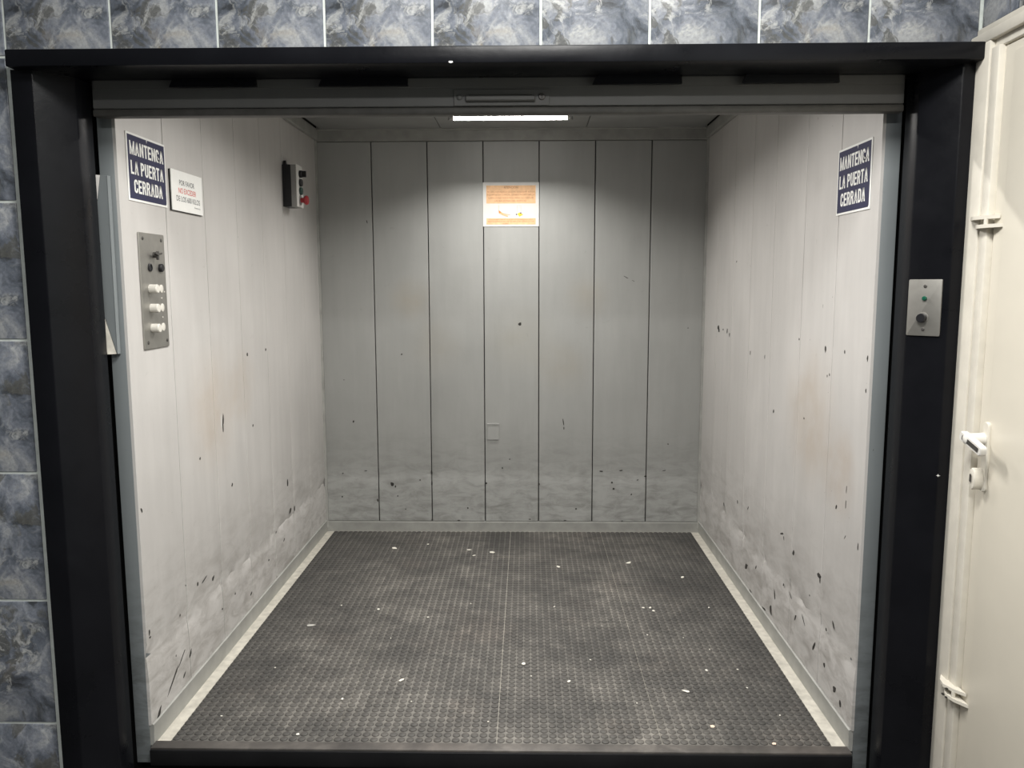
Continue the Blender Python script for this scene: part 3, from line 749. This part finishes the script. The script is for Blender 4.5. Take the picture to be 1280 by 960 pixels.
mat(X[1], X[2], .932, YB, 'studded rubber mat at the back, second column from the left wall')
mat(X[1], X[2], .315, .932, 'short studded rubber mat in the middle of the second column from left')
mat(X[1], X[2], YF, .315, 'short studded rubber mat at the threshold, second column from left')
mat(X[2], X[3], .932, YB, 'studded rubber mat at the back, second column from the right wall')
mat(X[2], X[3], YF, .932, 'studded rubber mat at the threshold, second column from the right wall')
mat(X[3], X[4], .900, YB, 'dusty black studded rubber mat in the back right corner of the car')
mat(X[3], X[4], YF, .900, 'dusty black studded rubber mat at the front beside the right wall')

# ================================================================== paint chips on the walls (parts of the walls)
def chip(parent, fr, u, v, w, h, mat='chip', ang=0.0, n0=.0007):
    k = RNG.randint(6, 9); pts = []
    for i in range(k):
        a = 2*math.pi*i/k; rr_ = RNG.uniform(.6, 1.1)
        x, y = rr_*w/2*math.cos(a), rr_*h/2*math.sin(a)
        pts.append((u+x*math.cos(ang)-y*math.sin(ang), v+x*math.sin(ang)+y*math.cos(ang)))
    flat('paint_chip', prism(B(), fr, pts, n0-.0005, n0), mat, parent)
for x, z, w, h, a in [(.047, 1.167, .022, .020, 0), (-.606, 1.001, .012, .011, 0), (-.882, .625, .013, .016, 0), (-.674, .269, .020, .026, .5), (-.655, .255, .010, .014, 0),
        (-.957, .195, .010, .010, 0), (-.248, .132, .012, .012, 0), (-.449, .335, .010, .036, 0), (-.449, .275, .008, .034, 0), (.286, .626, .008, .050, .15), (.290, .59, .006, .022, 0),
        (.56, .281, .012, .014, 0), (.57, .245, .018, .014, 0), (.36, .129, .012, .012, 0), (.669, .213, .012, .010, 0), (-.143, .275, .012, .012, 0), (-.758, .177, .010, .022, .2),
        (-.452, .062, .016, .006, 0), (.153, .271, .010, .020, 0), (.747, .318, .020, .010, 0), (-.929, .859, .007, .007, 0), (.963, 1.144, .006, .006, 0), (-.516, .293, .009, .009, 0),
        (-.644, .2, .008, .012, 0), (-.012, .413, .008, .008, 0), (-.053, .363, .008, .014, .3), (.868, .5, .010, .008, 0), (.703, .296, .014, .006, .2), (-.6, .125, .008, .008, 0),
        (-.95, .33, .012, .006, .3), (-.82, .345, .02, .006, 0), (.50, .345, .03, .007, 0), (.61, .35, .026, .006, .1), (.85, .35, .03, .006, .2), (.1, .068, .02, .006, 0),
        (-.30, .06, .02, .008, 0), (.30, .062, .022, .006, 0), (.62, .06, .014, .006, 0), (-.78, 1.72, .006, .02, .2), (.62, 1.42, .03, .004, -.5), (.66, 1.40, .02, .003, -.4)]:
    chip(wb, BW, x, z, w, h, 'chip', a)
for y, z, w, h, a in [(.54, .885, .016, .050, -.15), (.535, .86, .014, .05, 0), (.858, .805, .016, .014, 0), (.828, 1.103, .018, .016, 0), (1.059, 1.104, .014, .016, 0), (1.328, .308, .05, .03, .5),
        (1.394, .298, .016, .03, 0), (.314, .785, .014, .010, .6), (-.12, .724, .010, .022, .5), (-.118, .345, .012, .020, 0), (-.116, .33, .014, .008, 0), (.093, .310, .008, .009, 0),
        (.048, .192, .006, .008, 0), (.155, .150, .034, .014, .9), (.241, .36, .016, .018, .5), (.372, .33, .030, .016, .6), (.753, .121, .03, .012, .3), (.579, .191, .012, .012, 0),
        (.446, .185, .014, .010, 0), (1.212, .2, .03, .012, .5), (1.101, .273, .014, .012, 0), (.988, .182, .012, .012, 0), (.146, .391, .006, .008, 0), (.30, .355, .06, .006, .25),
        (.02, .125, .13, .010, .62), (-.085, .072, .05, .016, .8), (.09, .165, .10, .006, .6), (.10, .10, .03, .008, .7), (1.30, .45, .02, .05, 0), (.60, .62, .02, .014, .5)]:
    chip(wl, LW, y, z, w, h, 'chip', a)
chip(wl, LW, .522, .878, .010, .06, 'pale_mark', 0, .0006)  # narrow pale mark beside the dark ones
for y, z, w, h, a in [(1.671, 1.162, .050, .026, .2), (1.655, 1.150, .03, .02, 0), (1.57, 1.159, .02, .010, 0), (1.49, 1.156, .022, .026, 0), (1.443, 1.143, .016, .026, 0), (.205, 1.174, .022, .026, .5),
        (.047, 1.176, .010, .014, 0), (.461, 1.187, .010, .010, 0), (.722, .888, .018, .016, .8), (.377, .917, .009, .010, 0), (.055, .69, .012, .022, -.5), (-.017, .765, .004, .030, 0), (-.017, .72, .004, .03, 0),
        (1.203, .392, .020, .020, .9), (1.03, .411, .03, .006, .8), (.567, .443, .05, .008, .3), (.54, .435, .008, .02, .5), (.426, .416, .018, .030, -.6), (1.024, .149, .05, .03, .6), (.88, .197, .03, .012, .8),
        (.17, .425, .040, .020, .2), (.16, .415, .012, .03, 0), (.031, .317, .012, .030, .7), (.248, .327, .008, .008, 0), (.087, .276, .012, .014, .8), (1.076, 1.087, .012, .020, 0), (.864, 1.088, .008, .02, 0),
        (.18, 1.088, .006, .010, 0), (.161, 1.095, .008, .01, 0), (1.352, 1.484, .012, .012, 0), (-.118, 1.172, .01, .02, 0), (-.118, 1.08, .008, .014, 0), (-.119, .62, .008, .025, 0), (-.024, .62, .02, .003, .9),
        (.52, .26, .016, .012, .6), (1.45, .31, .018, .02, .7), (.62, .18, .02, .05, .3), (.66, .1, .03, .05, .2), (.38, .19, .012, .04, -.5), (.19, .17, .014, .05, -.6), (.09, .155, .02, .016, .5),
        (.0, .12, .03, .02, .7), (-.05, .1, .02, .03, .3), (.75, .07, .06, .01, .1), (.95, .066, .05, .008, 0), (.30, .22, .05, .005, -.7), (.44, .25, .04, .006, -.5)]:
    chip(wr, RW, -y, z, w, h, 'chip', a)

# ================================================================== scraps on the mats
def flake(x, y, w, h, ang, mat, label, group=None):
    z0 = .0021; k = RNG.randint(5, 7); pts = []
    for i in range(k):
        a = 2*math.pi*i/k; rr_ = RNG.uniform(.65, 1.1)
        pts.append((rr_*w/2*math.cos(a), rr_*h/2*math.sin(a)))
    f = Fr((x, y, z0), (math.cos(ang), math.sin(ang), 0), (-math.sin(ang), math.cos(ang), 0))
    o = obj('paint_flake', prism(B(), f, pts, 0, .0022, .0005), mat, None, (x, y, z0))
    tag(o, label, 'flake', group)
flake(-.799, .717, .040, .022, .1, 'flake_grey', 'pale grey scrap lying on the left mat, the largest near the left wall')
flake(-.355, .266, .030, .014, .9, 'flake', 'elongated off-white scrap on the short middle mat left of centre')
flake(.627, .202, .034, .012, -.5, 'flake', 'elongated white sliver on the right front mat')
flake(.669, -.019, .017, .018, 0, 'flake_pink', 'pinkish crumb near the threshold on the right front mat')
flake(.832, -.112, .018, .014, .3, 'flake_pink', 'cream crumb at the front right corner next to the floor strip')
flake(-.624, -.083, .014, .014, 0, 'flake', 'white crumb near the threshold on the left front mat')
flake(-.614, 1.685, .040, .026, -.5, 'flake', 'white crooked scrap near the back wall on the back left mat')
SMALL = [(-.551, .883, .016), (-.534, .132, .014), (-.445, 1.752, .018), (-.22, 1.663, .028), (-.185, 1.576, .022), (-.097, 1.627, .032), (.593, 1.477, .034), (.24, 1.416, .030), (.072, .393, .020),
                (.232, .263, .020), (.822, 1.281, .024), (.585, .915, .016), (.615, .916, .018), (.624, .882, .022), (.866, .919, .014), (.731, .353, .016), (.845, .36, .010), (.843, .227, .010),
                (-.328, .803, .010), (.562, .644, .008), (.32, .428, .010), (-.719, .924, .012), (-.038, -.001, .008), (.203, .919, .012), (-.45, .60, .008), (.10, .30, .008), (-.16, .95, .010), (.9, .05, .008), (.70, .62, .008), (-.83, .35, .008), (.78, .52, .008), (-.3, .12, .007), (.45, .12, .007), (-.9, .02, .009)]
MATS = [(X[0], X[1], .765, YB, 'back left mat'), (X[0], X[1], YF, .765, 'front left mat'), (X[1], X[2], .932, YB, 'back mat left of centre'),
        (X[1], X[2], .315, .932, 'short middle mat left of centre'), (X[1], X[2], YF, .315, 'short front mat left of centre'), (X[2], X[3], .932, YB, 'back mat right of centre'),
        (X[2], X[3], YF, .932, 'front mat right of centre'), (X[3], X[4], .9, YB, 'back right mat'), (X[3], X[4], YF, .9, 'front right mat')]
ORD = ['first', 'second', 'third', 'fourth', 'fifth', 'sixth', 'seventh', 'eighth', 'ninth', 'tenth']
for x0, x1, y0, y1, nm in MATS:
    here = sorted([f_ for f_ in SMALL if x0 <= f_[0] < x1 and y0 <= f_[1] < y1], key=lambda f_: -f_[1])
    for k, (x, y, w) in enumerate(here):
        lab = 'small off-white flake, %s from the back wall on the %s' % (ORD[k], nm) if len(here) > 1 else 'only small off-white flake on the %s' % nm
        flake(x, y, w, w*RNG.uniform(.45, .8), RNG.uniform(0, 3.1), 'flake', lab, 'small paint flakes on the mats')

for o in bpy.data.objects:
    if '_w' in o.keys(): del o['_w']
